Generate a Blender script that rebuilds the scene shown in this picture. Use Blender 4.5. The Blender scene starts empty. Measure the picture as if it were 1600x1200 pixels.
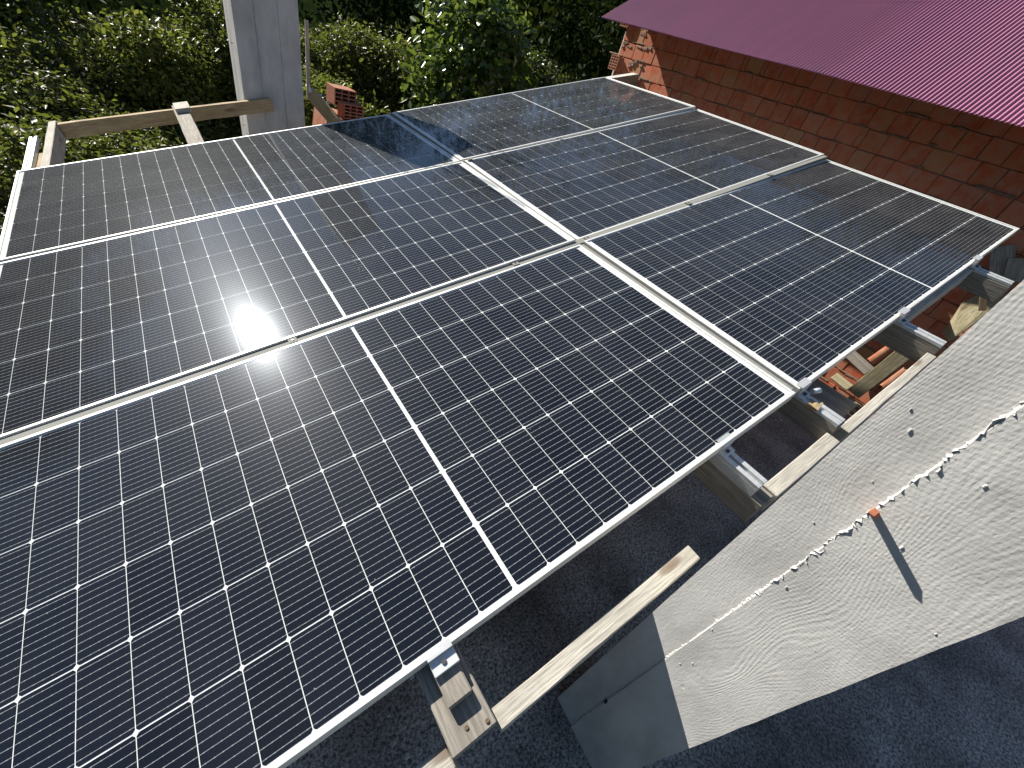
import bpy, bmesh, math, random
import numpy as np
from mathutils import Matrix, Vector
random.seed(7); rng = np.random.default_rng(11)
scene = bpy.context.scene
COL = scene.collection

# ------------------------------------------------------------------ camera
cd = bpy.data.cameras.new("camera"); cam = bpy.data.objects.new("camera", cd); COL.objects.link(cam)
R = [[0.7939660591673666, -0.5585058349047496, 0.24018561419783344],
     [-0.2173613770184354, -0.6297251747660885, -0.7457883319323713],
     [0.5677780628651405, 0.5399235470352888, -0.6213780127152397]]
CAM = Vector((0.6416146, -0.21622436, 1.24766547))
m = Matrix(((R[0][0], -R[1][0], -R[2][0], CAM.x), (R[0][1], -R[1][1], -R[2][1], CAM.y),
            (R[0][2], -R[1][2], -R[2][2], CAM.z), (0, 0, 0, 1)))
cam.matrix_world = m
cd.sensor_width = 36.0; cd.lens = 36.0 * 647.986 / 1600.0
cd.clip_start = 0.02; cd.clip_end = 2000
scene.camera = cam

# ------------------------------------------------------------------ world, sun, exposure
SUN = Vector((-0.2056, 0.8145, 0.5425)).normalized()
EL = math.asin(SUN.z)
w = bpy.data.worlds.new("World"); scene.world = w; w.use_nodes = True
nt = w.node_tree; bg = nt.nodes["Background"]
sky = nt.nodes.new("ShaderNodeTexSky"); sky.sky_type = 'NISHITA'; sky.sun_disc = False
sky.sun_elevation = EL; sky.sun_rotation = math.atan2(SUN.x, SUN.y)
sky.air_density = 1.0; sky.dust_density = 0.15; sky.ozone_density = 1.1; sky.altitude = 400
nt.links.new(sky.outputs[0], bg.inputs[0]); bg.inputs[1].default_value = 0.06
ld = bpy.data.lights.new("sun", 'SUN'); sun = bpy.data.objects.new("sun", ld); COL.objects.link(sun)
ld.energy = 5.0; ld.angle = math.radians(0.5); ld.color = (1.0, 0.94, 0.84)
sun.rotation_euler = SUN.to_track_quat('Z', 'Y').to_euler(); sun.location = (-2, 8, 6)
scene.view_settings.view_transform = 'Standard'; scene.view_settings.look = 'None'
scene.view_settings.exposure = 0.9; scene.view_settings.gamma = 1.0
scene.render.engine = 'CYCLES'
scene.cycles.max_bounces = 7; scene.cycles.transparent_max_bounces = 12
scene.cycles.sample_clamp_indirect = 4.0
scene.cycles.caustics_reflective = False; scene.cycles.caustics_refractive = False
try:
    scene.cycles.use_denoising = True
except Exception:
    pass

# ------------------------------------------------------------------ array frame: x = u (along the long panel side), y = v, z = h (normal)
AL = math.radians(14.760940479778235)
AM = Matrix(((math.cos(AL), 0, -math.sin(AL), 0), (0, 1, 0, 0), (math.sin(AL), 0, math.cos(AL), 0), (0, 0, 0, 1)))
L, W = 2.279, 1.134

# ------------------------------------------------------------------ materials
def mat(name):
    mm = bpy.data.materials.new(name); mm.use_nodes = True
    n = mm.node_tree.nodes; l = mm.node_tree.links
    return mm, n, l, n["Principled BSDF"]
def setp(b, **k):
    for a, v in k.items():
        b.inputs[a.replace("_", " ")].default_value = v
def N(n, t, **k):
    x = n.new("ShaderNode" + t)
    for a, v in k.items(): setattr(x, a, v)
    return x
def coords(n, l, scale=(1, 1, 1), out="Object", rot=(0, 0, 0)):
    tc = N(n, "TexCoord"); mp = N(n, "Mapping"); mp.inputs["Scale"].default_value = scale; mp.inputs["Rotation"].default_value = rot
    l.new(tc.outputs[out], mp.inputs[0]); return mp.outputs[0]
def noise(n, l, vec, scale, detail=4, rough=.55, dist=0):
    x = N(n, "TexNoise"); x.inputs["Scale"].default_value = scale; x.inputs["Detail"].default_value = detail
    x.inputs["Roughness"].default_value = rough; x.inputs["Distortion"].default_value = dist
    l.new(vec, x.inputs["Vector"]); return x.outputs["Fac"]
def ramp(n, l, fac, stops):
    r = N(n, "ValToRGB"); e = r.color_ramp.elements
    while len(e) < len(stops): e.new(.5)
    for el, (p, c) in zip(e, stops):
        el.position = p; el.color = (*c, 1) if len(c) == 3 else c
    l.new(fac, r.inputs[0]); return r.outputs[0]
def math_(n, l, op, a, b=None, c=None):
    x = N(n, "Math", operation=op)
    for i, v in enumerate((a, b, c)):
        if v is None: continue
        if isinstance(v, (int, float)): x.inputs[i].default_value = v
        else: l.new(v, x.inputs[i])
    return x.outputs[0]
def mix(n, l, fac, a, b, mode='MIX'):
    x = N(n, "Mix", data_type='RGBA', blend_type=mode)
    for s, v in ((0, fac), (6, a), (7, b)):
        if isinstance(v, (int, float)): x.inputs[s].default_value = v
        elif isinstance(v, tuple): x.inputs[s].default_value = (*v, 1)
        else: l.new(v, x.inputs[s])
    return x.outputs[2]
def bump(n, l, b, h, strength=.5, dist=.01, normal=None):
    x = N(n, "Bump"); x.inputs["Strength"].default_value = strength; x.inputs["Distance"].default_value = dist
    l.new(h, x.inputs["Height"])
    if normal is not None: l.new(normal, x.inputs["Normal"])
    l.new(x.outputs[0], b.inputs["Normal"]); return x.outputs[0]

def m_wood(name, axis, dark, light, rough=.8):
    mm, n, l, b = mat(name)
    s = [38, 38, 38]; s["xyz".index(axis)] = 1.6
    v = coords(n, l, tuple(s)); f = noise(n, l, v, 1.6, 6, .62, 1.1)
    s2 = [210, 210, 210]; s2["xyz".index(axis)] = 14
    f2 = noise(n, l, coords(n, l, tuple(s2)), 1, 3, .6)
    c = ramp(n, l, f, [(.3, dark), (.5, tuple(.5 * (a + c_) for a, c_ in zip(dark, light))), (.68, light)])
    c = mix(n, l, ramp(n, l, f2, [(.38, (.55, .55, .55)), (.55, (0, 0, 0))]), c, tuple(d * .7 for d in dark))
    blot = noise(n, l, coords(n, l, (5, 5, 5)), 1.3, 5, .6)
    c = mix(n, l, ramp(n, l, blot, [(.42, (0, 0, 0)), (.7, (.45, .45, .45))]), c, tuple(d * .75 for d in dark))
    kn = N(n, "TexVoronoi"); s3 = [9, 9, 9]; s3["xyz".index(axis)] = 2.6
    l.new(coords(n, l, tuple(s3)), kn.inputs["Vector"]); kn.inputs["Scale"].default_value = 1
    c = mix(n, l, ramp(n, l, kn.outputs["Distance"], [(.0, (.8, .8, .8)), (.09, (.55, .55, .55)), (.13, (0, 0, 0))]), c, (.12, .065, .035))
    l.new(c, b.inputs["Base Color"]); setp(b, Roughness=rough)
    b.inputs["Specular IOR Level"].default_value = .25
    bump(n, l, b, math_(n, l, 'ADD', f, math_(n, l, 'MULTIPLY', f2, .6)), .5, .004)
    return mm
WOOD = {}
def wood(axis, tone='grey'):
    k = (axis, tone)
    if k not in WOOD:
        d, li = dict(grey=((.19, .172, .145), (.40, .37, .325)), fresh=((.30, .215, .115), (.54, .42, .25)),
                     pale=((.34, .32, .275), (.57, .54, .475)), brown=((.115, .075, .045), (.25, .18, .12)),
                     yellow=((.26, .225, .13), (.50, .45, .31)))[tone]
        WOOD[k] = m_wood("weathered_wood_%s_%s" % (tone, axis), axis, d, li)
    return WOOD[k]

def m_concrete(name, base=(.44, .42, .385), grain=True, dist=.0011, strength=.6):
    """board-marked concrete: the mirror image of sawn planks, grain along z"""
    mm, n, l, b = mat(name)
    warp = noise(n, l, coords(n, l, (3.2, 3.2, 1.1)), 1.6, 2, .5)
    tc = N(n, "TexCoord"); sep = N(n, "SeparateXYZ"); l.new(tc.outputs["Object"], sep.inputs[0])
    lat = math_(n, l, 'ADD', sep.outputs[1], math_(n, l, 'MULTIPLY', sep.outputs[0], .73))
    ph = math_(n, l, 'MULTIPLY_ADD', warp, .26, lat)
    ph = math_(n, l, 'MULTIPLY_ADD', noise(n, l, coords(n, l, (26, 26, 5)), 1, 2), .012, ph)
    rings = math_(n, l, 'SINE', math_(n, l, 'MULTIPLY', ph, 900))
    rmask = noise(n, l, coords(n, l, (7, 7, 1.3)), 1, 2)
    rings = math_(n, l, 'MULTIPLY', rings, ramp(n, l, rmask, [(.42, (.05, .05, .05)), (.68, (.9, .9, .9))]))
    saw = math_(n, l, 'SINE', math_(n, l, 'MULTIPLY', math_(n, l, 'ADD', sep.outputs[2], math_(n, l, 'MULTIPLY', lat, .35)), 800))
    fine = noise(n, l, coords(n, l, (210, 210, 90)), 1, 4, .65)
    h = math_(n, l, 'MULTIPLY_ADD', math_(n, l, 'MULTIPLY', rings, math_(n, l, 'ADD', noise(n, l, coords(n, l, (90, 90, 22)), 1, 2), .1)), .30, math_(n, l, 'MULTIPLY', fine, 1.3))
    h = math_(n, l, 'MULTIPLY_ADD', saw, .07, h)
    pits = N(n, "TexVoronoi"); pits.inputs["Scale"].default_value = 16; l.new(tc.outputs["Object"], pits.inputs["Vector"])
    pit = ramp(n, l, pits.outputs["Distance"], [(.05, (0, 0, 0)), (.1, (1, 1, 1))])
    h = math_(n, l, 'MULTIPLY_ADD', pit, .9, h)
    st = noise(n, l, coords(n, l, (4, 4, 1.6)), 2, 6, .6)
    c = ramp(n, l, st, [(.3, tuple(x * .70 for x in base)), (.55, base), (.75, tuple(min(1, x * 1.12) for x in base))])
    c = mix(n, l, math_(n, l, 'MULTIPLY', noise(n, l, coords(n, l, (60, 60, 25)), 1, 4), .22), c, tuple(x * .55 for x in base))
    l.new(c, b.inputs["Base Color"]); setp(b, Roughness=.85); b.inputs["Specular IOR Level"].default_value = .2
    bump(n, l, b, h, strength, dist)
    return mm
M_CONC = m_concrete("board_marked_concrete", (.61, .605, .59))
M_PILLAR = m_concrete("pillar_concrete", (.52, .52, .51), dist=.0012, strength=.5)

def m_floor():
    mm, n, l, b = mat("rough_slab_concrete")
    v = coords(n, l)
    f = noise(n, l, v, 95, 5, .8); g = noise(n, l, v, 2.2, 6, .6); k = noise(n, l, v, 300, 3, .7)
    c = ramp(n, l, f, [(.40, (.12, .118, .112)), (.5, (.50, .485, .455)), (.6, (.88, .865, .83))])
    c = mix(n, l, ramp(n, l, g, [(.4, (0, 0, 0)), (.68, (.75, .75, .75))]), c, (.075, .07, .06))
    l.new(c, b.inputs["Base Color"]); setp(b, Roughness=.95); b.inputs["Specular IOR Level"].default_value = .15
    bump(n, l, b, math_(n, l, 'ADD', f, math_(n, l, 'MULTIPLY', k, .5)), 1, .012); return mm
M_FLOOR = m_floor()

def m_metal(name, col, rough, metallic=1.0, streak=0):
    mm, n, l, b = mat(name)
    f = noise(n, l, coords(n, l, (4, 90, 90)), 1, 3)
    l.new(ramp(n, l, f, [(.3, tuple(x * .86 for x in col)), (.7, col)]), b.inputs["Base Color"])
    setp(b, Metallic=metallic)
    l.new(math_(n, l, 'MULTIPLY_ADD', noise(n, l, coords(n, l, (14, 14, 14)), 1, 4), .25, rough - .12), b.inputs["Roughness"])
    return mm
M_FRAME = m_metal("anodised_frame", (.80, .80, .77), .5, .35)
M_RAIL = m_metal("aluminium_rail", (.74, .76, .76), .42, .55)
M_STRIP = m_metal("grey_cover_strip", (.23, .235, .215), .8, .0)
M_STEEL = m_metal("dark_screw", (.10, .10, .11), .5, .8)

def m_cells():
    mm, n, l, b = mat("monocrystalline_cells")
    uv = N(n, "UVMap"); sep = N(n, "SeparateXYZ"); l.new(uv.outputs[0], sep.inputs[0])
    fy = math_(n, l, 'FRACT', math_(n, l, 'MULTIPLY', sep.outputs[1], 10))
    d = math_(n, l, 'ABSOLUTE', math_(n, l, 'SUBTRACT', fy, .5))
    line = math_(n, l, 'LESS_THAN', d, .027)
    fx = math_(n, l, 'FRACT', math_(n, l, 'MULTIPLY', sep.outputs[0], 6))
    pad = math_(n, l, 'MULTIPLY', math_(n, l, 'LESS_THAN', math_(n, l, 'ABSOLUTE', math_(n, l, 'SUBTRACT', fx, .5)), .09), math_(n, l, 'LESS_THAN', d, .045))
    line = math_(n, l, 'MAXIMUM', line, pad)
    g = N(n, "NewGeometry")
    base = ramp(n, l, g.outputs["Random Per Island"], [(0, (.003, .004, .009)), (.5, (.004, .006, .012)), (1, (.006, .007, .014))])
    l.new(mix(n, l, line, base, (.31, .33, .36)), b.inputs["Base Color"])
    setp(b, Roughness=.6); b.inputs["Specular IOR Level"].default_value = 0
    return mm
M_CELL = m_cells()
mm, n, l, b = mat("white_backsheet"); setp(b, Base_Color=(.78, .79, .80, 1), Roughness=.8); M_BACK = mm; b.inputs["Specular IOR Level"].default_value = 0
f = noise(n, l, coords(n, l, (60, 200, 60)), 1, 3)
l.new(ramp(n, l, f, [(.35, (.66, .67, .69)), (.65, (.82, .83, .84))]), b.inputs["Base Color"])

def m_glass():
    mm, n, l, b = mat("dusty_solar_glass")
    n.remove(b); out = n["Material Output"]
    v = coords(n, l)
    tr = N(n, "BsdfTransparent"); tr.inputs[0].default_value = (.97, .985, .975, 1)
    gl = N(n, "BsdfGlossy"); gl.inputs["Roughness"].default_value = .043; gl.inputs[0].default_value = (.86, .93, 1, 1)
    wide = N(n, "BsdfGlossy"); wide.inputs["Roughness"].default_value = .21; wide.inputs[0].default_value = (.80, .88, 1, 1)
    dust = N(n, "BsdfDiffuse"); dust.inputs[0].default_value = (.50, .51, .49, 1)
    # anti-glare texture: a fine pebbled relief
    bp = N(n, "Bump"); bp.inputs["Strength"].default_value = .012; bp.inputs["Distance"].default_value = .0006
    l.new(noise(n, l, v, 700, 2, .5), bp.inputs["Height"]); l.new(bp.outputs[0], gl.inputs["Normal"])
    # Schlick reflectance from the true angle of incidence, the same seen from either side of the pane
    geo = N(n, "NewGeometry"); dp = N(n, "VectorMath", operation='DOT_PRODUCT'); l.new(geo.outputs["Normal"], dp.inputs[0]); l.new(geo.outputs["Incoming"], dp.inputs[1])
    ca = math_(n, l, 'MAXIMUM', math_(n, l, 'ABSOLUTE', dp.outputs["Value"]), .08)
    fr = math_(n, l, 'MULTIPLY_ADD', math_(n, l, 'POWER', math_(n, l, 'SUBTRACT', 1, ca), 5), .97, .03)
    m1 = N(n, "MixShader"); l.new(fr, m1.inputs[0]); l.new(tr.outputs[0], m1.inputs[1]); l.new(gl.outputs[0], m1.inputs[2])
    m2 = N(n, "MixShader"); l.new(m1.outputs[0], m2.inputs[1]); l.new(wide.outputs[0], m2.inputs[2])
    m2.inputs[0].default_value = .0022
    haze = N(n, "BsdfGlossy"); haze.inputs["Roughness"].default_value = .40; haze.inputs[0].default_value = (.92, .95, 1, 1)
    m2b = N(n, "MixShader"); m2b.inputs[0].default_value = .0036; l.new(m2.outputs[0], m2b.inputs[1]); l.new(haze.outputs[0], m2b.inputs[2]); m2 = m2b
    sm = noise(n, l, coords(n, l, (2.2, 5, 2)), 1, 6, .62, .4)
    sp = N(n, "TexVoronoi"); sp.inputs["Scale"].default_value = 34; l.new(v, sp.inputs["Vector"])
    spots = ramp(n, l, sp.outputs["Distance"], [(.035, (.5, .5, .5)), (.055, (0, 0, 0))])
    keep = N(n, "SeparateColor"); l.new(sp.outputs["Color"], keep.inputs[0])
    spots = math_(n, l, 'MULTIPLY', spots, math_(n, l, 'GREATER_THAN', keep.outputs[0], .9))
    df = math_(n, l, 'MINIMUM', math_(n, l, 'ADD', math_(n, l, 'DIVIDE', ramp(n, l, sm, [(.3, (.002, .002, .002)), (.72, (.0115, .0115, .0115))]), math_(n, l, 'POWER', ca, 1.35)), spots), .6)
    m3 = N(n, "MixShader"); l.new(df, m3.inputs[0]); l.new(m2.outputs[0], m3.inputs[1]); l.new(dust.outputs[0], m3.inputs[2])
    l.new(m3.outputs[0], out.inputs[0]); return mm
M_GLASS = m_glass()

def m_brick(name, a, b_, c_):
    mm, n, l, b = mat(name)
    g = N(n, "NewGeometry")
    c = ramp(n, l, g.outputs["Random Per Island"], [(0, a), (.55, b_), (.9, a), (1, c_)])
    f = noise(n, l, coords(n, l, (9, 9, 9)), 1.5, 6, .65)
    c = mix(n, l, ramp(n, l, f, [(.38, (0, 0, 0)), (.66, (.7, .7, .7))]), c, (.42, .27, .19))
    l.new(c, b.inputs["Base Color"]); setp(b, Roughness=.85); b.inputs["Specular IOR Level"].default_value = .2
    bump(n, l, b, noise(n, l, coords(n, l, (8, 8, 200)), 1, 3), .35, .003); return mm
M_BRICK = m_brick("hollow_clay_brick", (.44, .105, .048), (.54, .165, .085), (.46, .26, .12))
M_TERRA = m_brick("terracotta", (.30, .085, .045), (.36, .12, .065), (.33, .14, .08))
mm, n, l, b = mat("mortar"); M_MORTAR = mm
f = noise(n, l, coords(n, l), 40, 6, .7)
l.new(ramp(n, l, f, [(.3, (.13, .075, .05)), (.7, (.30, .20, .145))]), b.inputs["Base Color"]); setp(b, Roughness=.95); bump(n, l, b, f, .9, .01)

def m_roof():
    mm, n, l, b = mat("glossy_maroon_roof_sheet")
    f = noise(n, l, coords(n, l, (.8, 5, .8)), 1.4, 5, .6)
    l.new(ramp(n, l, f, [(.3, (.22, .013, .095)), (.7, (.29, .024, .122))]), b.inputs["Base Color"])
    setp(b, Roughness=.6); b.inputs["Specular IOR Level"].default_value = 1.0
    b.inputs["Coat Weight"].default_value = 1; b.inputs["Coat Roughness"].default_value = .62; b.inputs["Coat IOR"].default_value = 1.95
    return mm
M_ROOF = m_roof()

def m_leaf(name, c1, c2, c3, rough=.38, trans=.3, spec=.5):
    mm, n, l, b = mat(name)
    g = N(n, "NewGeometry")
    c = ramp(n, l, g.outputs["Random Per Island"], [(0, c1), (.6, c2), (1, c3)])
    l.new(c, b.inputs["Base Color"]); setp(b, Roughness=rough); b.inputs["Specular IOR Level"].default_value = spec
    t = N(n, "BsdfTranslucent"); l.new(mix(n, l, .5, c, (.20, .26, .03)), t.inputs[0])
    ms = N(n, "MixShader"); ms.inputs[0].default_value = trans
    l.new(b.outputs[0], ms.inputs[1]); l.new(t.outputs[0], ms.inputs[2]); l.new(ms.outputs[0], n["Material Output"].inputs[0])
    return mm
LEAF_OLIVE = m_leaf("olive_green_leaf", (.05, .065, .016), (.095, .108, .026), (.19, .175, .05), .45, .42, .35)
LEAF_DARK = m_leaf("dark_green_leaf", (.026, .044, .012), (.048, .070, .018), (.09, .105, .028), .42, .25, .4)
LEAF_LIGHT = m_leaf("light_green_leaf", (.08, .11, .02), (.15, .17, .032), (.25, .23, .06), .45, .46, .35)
LEAF_FIG = m_leaf("broad_glossy_leaf", (.035, .075, .018), (.065, .12, .028), (.15, .21, .05), .30, .42, .65)
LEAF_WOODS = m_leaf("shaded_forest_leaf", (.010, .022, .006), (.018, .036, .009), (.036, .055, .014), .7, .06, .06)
mm, n, l, b = mat("bark"); M_BARK = mm
f = noise(n, l, coords(n, l, (20, 20, 4)), 1.5, 5); l.new(ramp(n, l, f, [(.3, (.05, .04, .03)), (.7, (.16, .13, .10))]), b.inputs["Base Color"]); setp(b, Roughness=.9); bump(n, l, b, f, .6, .01)
mm, n, l, b = mat("undergrowth_ground"); M_GROUND = mm
f = noise(n, l, coords(n, l), .9, 8, .65); l.new(ramp(n, l, f, [(.3, (.012, .02, .008)), (.55, (.03, .05, .015)), (.8, (.06, .07, .025))]), b.inputs["Base Color"]); setp(b, Roughness=1); b.inputs["Specular IOR Level"].default_value = 0; bump(n, l, b, noise(n, l, coords(n, l), 6, 8, .7), 1, .2)
mm, n, l, b = mat("bluish_plastic"); M_PLASTIC = mm
f = noise(n, l, coords(n, l), 9, 5); l.new(ramp(n, l, f, [(.3, (.40, .47, .53)), (.7, (.62, .68, .72))]), b.inputs["Base Color"]); setp(b, Roughness=.4)
mm, n, l, b = mat("dark_hole"); M_HOLE = mm
f = noise(n, l, coords(n, l), 60, 3); l.new(ramp(n, l, f, [(.3, (.015, .014, .013)), (.7, (.03, .028, .026))]), b.inputs["Base Color"]); setp(b, Roughness=1)

# ------------------------------------------------------------------ helpers
def tag(o, label=None, cat=None, group=None, kind=None):
    if label: o["label"] = label
    if cat: o["category"] = cat
    if group: o["group"] = group
    if kind: o["kind"] = kind
    return o
def link(name, me, parent=None, mats=()):
    o = bpy.data.objects.new(name, me); COL.objects.link(o)
    for x in mats: me.materials.append(x)
    if parent is not None: o.parent = parent
    return o
def empty(name, mw=None):
    o = bpy.data.objects.new(name, None); COL.objects.link(o); o.empty_display_size = .1
    if mw is not None: o.matrix_world = mw
    return o
def add_box(bm, x0, x1, y0, y1, z0, z1, bev=.0, mi=0, jit=0.0):
    """one box, optionally bevelled and slightly irregular"""
    t = bmesh.new()
    vs = [t.verts.new((x + random.uniform(-jit, jit), y + random.uniform(-jit, jit), z + random.uniform(-jit, jit))) for x in (x0, x1) for y in (y0, y1) for z in (z0, z1)]
    for f in ((0, 1, 3, 2), (4, 6, 7, 5), (0, 4, 5, 1), (2, 3, 7, 6), (0, 2, 6, 4), (1, 5, 7, 3)):
        t.faces.new([vs[i] for i in f])
    if bev > 0: bmesh.ops.bevel(t, geom=t.edges[:], offset=bev, segments=1, affect='EDGES')
    bmesh.ops.recalc_face_normals(t, faces=t.faces[:])
    mp = {}
    for v in t.verts: mp[v] = bm.verts.new(v.co)
    for f in t.faces:
        nf = bm.faces.new([mp[v] for v in f.verts]); nf.material_index = mi
    t.free()
def add_tube(bm, pts, rad, seg=8, mi=0, cap=True):
    pts = [Vector(p) for p in pts]; rings = []
    if isinstance(rad, (int, float)): rad = [rad] * len(pts)
    for i, p in enumerate(pts):
        d = (pts[min(i + 1, len(pts) - 1)] - pts[max(i - 1, 0)]).normalized()
        a = d.orthogonal().normalized() if i == 0 else (rings_a - d * rings_a.dot(d)).normalized()
        rings_a = a; c = d.cross(a)
        rings.append([bm.verts.new(p + (a * math.cos(k * 2 * math.pi / seg) + c * math.sin(k * 2 * math.pi / seg)) * rad[i]) for k in range(seg)])
    for r0, r1 in zip(rings, rings[1:]):
        for k in range(seg):
            f = bm.faces.new((r0[k], r0[(k + 1) % seg], r1[(k + 1) % seg], r1[k])); f.material_index = mi; f.smooth = True
    if cap:
        bm.faces.new(rings[0][::-1]).material_index = mi; bm.faces.new(rings[-1]).material_index = mi
def done(name, bm, mats, parent=None, mw=None, origin=None):
    """bmesh -> object; origin moves the object's own origin there (in mesh space)"""
    me = bpy.data.meshes.new(name)
    if origin is not None:
        bmesh.ops.translate(bm, verts=bm.verts[:], vec=-Vector(origin))
    bm.to_mesh(me); bm.free()
    o = link(name, me, parent, mats if isinstance(mats, (list, tuple)) else [mats])
    if parent is None:
        M = mw.copy() if mw is not None else Matrix.Identity(4)
        if origin is not None: M = M @ Matrix.Translation(Vector(origin))
        o.matrix_world = M
    elif origin is not None:
        o.location = origin
    return o
def timber(name, u0, u1, v0, v1, h0, h1, axis, tone, label, cat="timber", group=None, mw=AM, bev=.003, jit=.0015, parent=None, warp=.003):
    """a sawn board: several segments along its length so that edges waver a little"""
    dims = [[u0, u1], [v0, v1], [h0, h1]]; ax = "xyz".index(axis); ot = [i for i in range(3) if i != ax]
    a, b_ = dims[ax]; segs = max(2, int((b_ - a) / .12)); bm = bmesh.new(); rings = []
    for i in range(segs + 1):
        t = a + (b_ - a) * i / segs; r = []
        for k0, k1 in ((0, 0), (1, 0), (1, 1), (0, 1)):
            co = [0, 0, 0]; co[ax] = t
            co[ot[0]] = dims[ot[0]][k0] + random.uniform(-jit, jit); co[ot[1]] = dims[ot[1]][k1] + random.uniform(-jit, jit) + warp * math.sin(t * 2.3 + u0)
            r.append(bm.verts.new(co))
        rings.append(r)
    for r0, r1 in zip(rings, rings[1:]):
        for k in range(4): bm.faces.new((r0[k], r0[(k + 1) % 4], r1[(k + 1) % 4], r1[k]))
    bm.faces.new(rings[0][::-1]); bm.faces.new(rings[-1])
    bmesh.ops.recalc_face_normals(bm, faces=bm.faces[:])
    sharp = [e for e in bm.edges if e.is_manifold and e.calc_face_angle(0) > .6]
    bmesh.ops.bevel(bm, geom=sharp, offset=bev, segments=1, affect='EDGES')
    o = done(name, bm, wood(axis, tone), parent, mw, ((u0 + u1) / 2, (v0 + v1) / 2, h0))
    if label: tag(o, label, cat, group)
    return o

# ------------------------------------------------------------------ the setting
def terrain():
    xs = np.linspace(-60, 70, 90); ys = np.linspace(-30, 120, 100)
    X, Y = np.meshgrid(xs, ys, indexing='ij')
    Z = -5.2 + 0.07 * np.clip(Y - 4, 0, None) + .30 * np.clip(Y - 15, 0, None) + .12 * np.clip(X - 8, 0, None) * (Y > 4) * np.clip((Y - 4) / 8, 0, 1)
    Z += .35 * np.sin(X * .31 + 1) * np.cos(Y * .27) + .15 * np.sin(X * .9) * np.sin(Y * .8)
    Z += .55 * np.clip(-X - 9, 0, None)  # unseen rise on the left, added to hide bright low sky from the column
    Z = np.minimum(Z, 22 + .02 * Y)
    v = np.stack([X, Y, Z], -1).reshape(-1, 3); ny = len(ys); f = []
    for i in range(len(xs) - 1):
        for j in range(ny - 1): f.append((i * ny + j, (i + 1) * ny + j, (i + 1) * ny + j + 1, i * ny + j + 1))
    me = bpy.data.meshes.new("terrain"); me.from_pydata(v.tolist(), [], f)
    for p in me.polygons: p.use_smooth = True
    o = link("terrain", me, None, [M_GROUND]); tag(o, "green overgrown hillside falling away behind the roof", kind="structure")
    return xs, ys, Z
tx, ty, tz = terrain()
def ground(x, y):
    i = int(np.clip(np.searchsorted(tx, x) - 1, 0, len(tx) - 2)); j = int(np.clip(np.searchsorted(ty, y) - 1, 0, len(ty) - 2))
    return float(tz[i, j])
FZ = -0.525
bm = bmesh.new(); add_box(bm, -.25, 5.08, -4.5, 4.98, FZ - .2, FZ, .01)
o = done("floor", bm, M_FLOOR); tag(o, "dark rough concrete slab in the shade below the panels", kind="structure")

# ------------------------------------------------------------------ solar panels
def frame_bm():
    bm = bmesh.new(); t = .011; H = .040
    for y0 in (-W / 2, W / 2 - t): add_box(bm, -L / 2, L / 2, y0, y0 + t, -H, 0, .0008)
    for x0 in (-L / 2, L / 2 - t): add_box(bm, x0, x0 + t, -W / 2 + t, W / 2 - t, -H, -.0004, .0008)
    for y0, y1 in ((-W / 2 + t, -W / 2 + .03), (W / 2 - .03, W / 2 - t)): add_box(bm, -L / 2 + t, L / 2 - t, y0, y1, -H, -H + .002)
    return bm
def sheet_bm(z0, z1):
    bm = bmesh.new(); add_box(bm, -L / 2 + .0112, L / 2 - .0112, -W / 2 + .0112, W / 2 - .0112, z0, z1); return bm
def cells_mesh():
    cu, cv, gu, gv, mid = .0899, .1803, .0020, .0039, .0120; ch = .0046
    vs, fs, uvs = [], [], []
    tot_v = 6 * cv + 5 * gv
    half = 12 * cu + 11 * gu
    for hside in (0, 1):
        x_start = -mid / 2 - half if hside == 0 else mid / 2
        for i in range(12):
            for j in range(6):
                x0 = x_start + i * (cu + gu); y0 = -tot_v / 2 + j * (cv + gv); x1 = x0 + cu; y1 = y0 + cv
                c = [(x0 + ch, y0), (x1 - ch, y0), (x1, y0 + ch), (x1, y1 - ch), (x1 - ch, y1), (x0 + ch, y1), (x0, y1 - ch), (x0, y0 + ch)]
                k = len(vs); vs += [(x, y, -.0042) for x, y in c]; fs.append(tuple(range(k, k + 8)))
                uvs += [((x - x0) / cu, (y - y0) / cv) for x, y in c]
    me = bpy.data.meshes.new("cell_grid"); me.from_pydata(vs, [], fs)
    uvl = me.uv_layers.new(name="UVMap")
    for li, lp in enumerate(me.loops): uvl.data[li].uv = uvs[lp.vertex_index]
    me.materials.append(M_CELL); return me
fb = frame_bm(); FR = bpy.data.meshes.new("frame"); fb.to_mesh(FR); fb.free(); FR.materials.append(M_FRAME)
sb = sheet_bm(-.0085, -.005); BS = bpy.data.meshes.new("backsheet"); sb.to_mesh(BS); sb.free(); BS.materials.append(M_BACK)
CE = cells_mesh()
gm = bpy.data.meshes.new("glass")
a_, b_ = L / 2 - .0108, W / 2 - .0108
gm.from_pydata([(-a_, -b_, -.0016), (a_, -b_, -.0016), (a_, b_, -.0016), (-a_, b_, -.0016)], [], [(0, 1, 2, 3)]); gm.materials.append(M_GLASS)
panels = {
    (0, 0): ((1.1347, .5545, .005), (-.0044, .0026, -.0009), "nearest solar panel at lower left, its front edge clamped over a packing block"),
    (1, 0): ((3.4453, .562, -.0126), (.0082, .0137, .0038), "front row solar panel beside the brick wall, hanging over the leaning planks"),
    (0, 1): ((1.136, 1.7249, .0034), (-.0027, -.0026, -.0032), "middle row solar panel with the blinding white sun reflection on its glass"),
    (1, 1): ((3.446, 1.736, -.0001), (.0087, -.0058, -.0052), "middle row solar panel on the brick wall side, without the sun glare"),
    (0, 2): ((1.1403, 2.887, -.0063), (-.0101, .0035, .0079), "rear row solar panel in front of the concrete pillar, grey with dust"),
    (1, 2): ((3.4377, 2.8876, .0107), (-.0067, -.013, -.0078), "rear row solar panel nearest the far corner of the brick wall")}
from mathutils import Euler
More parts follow.
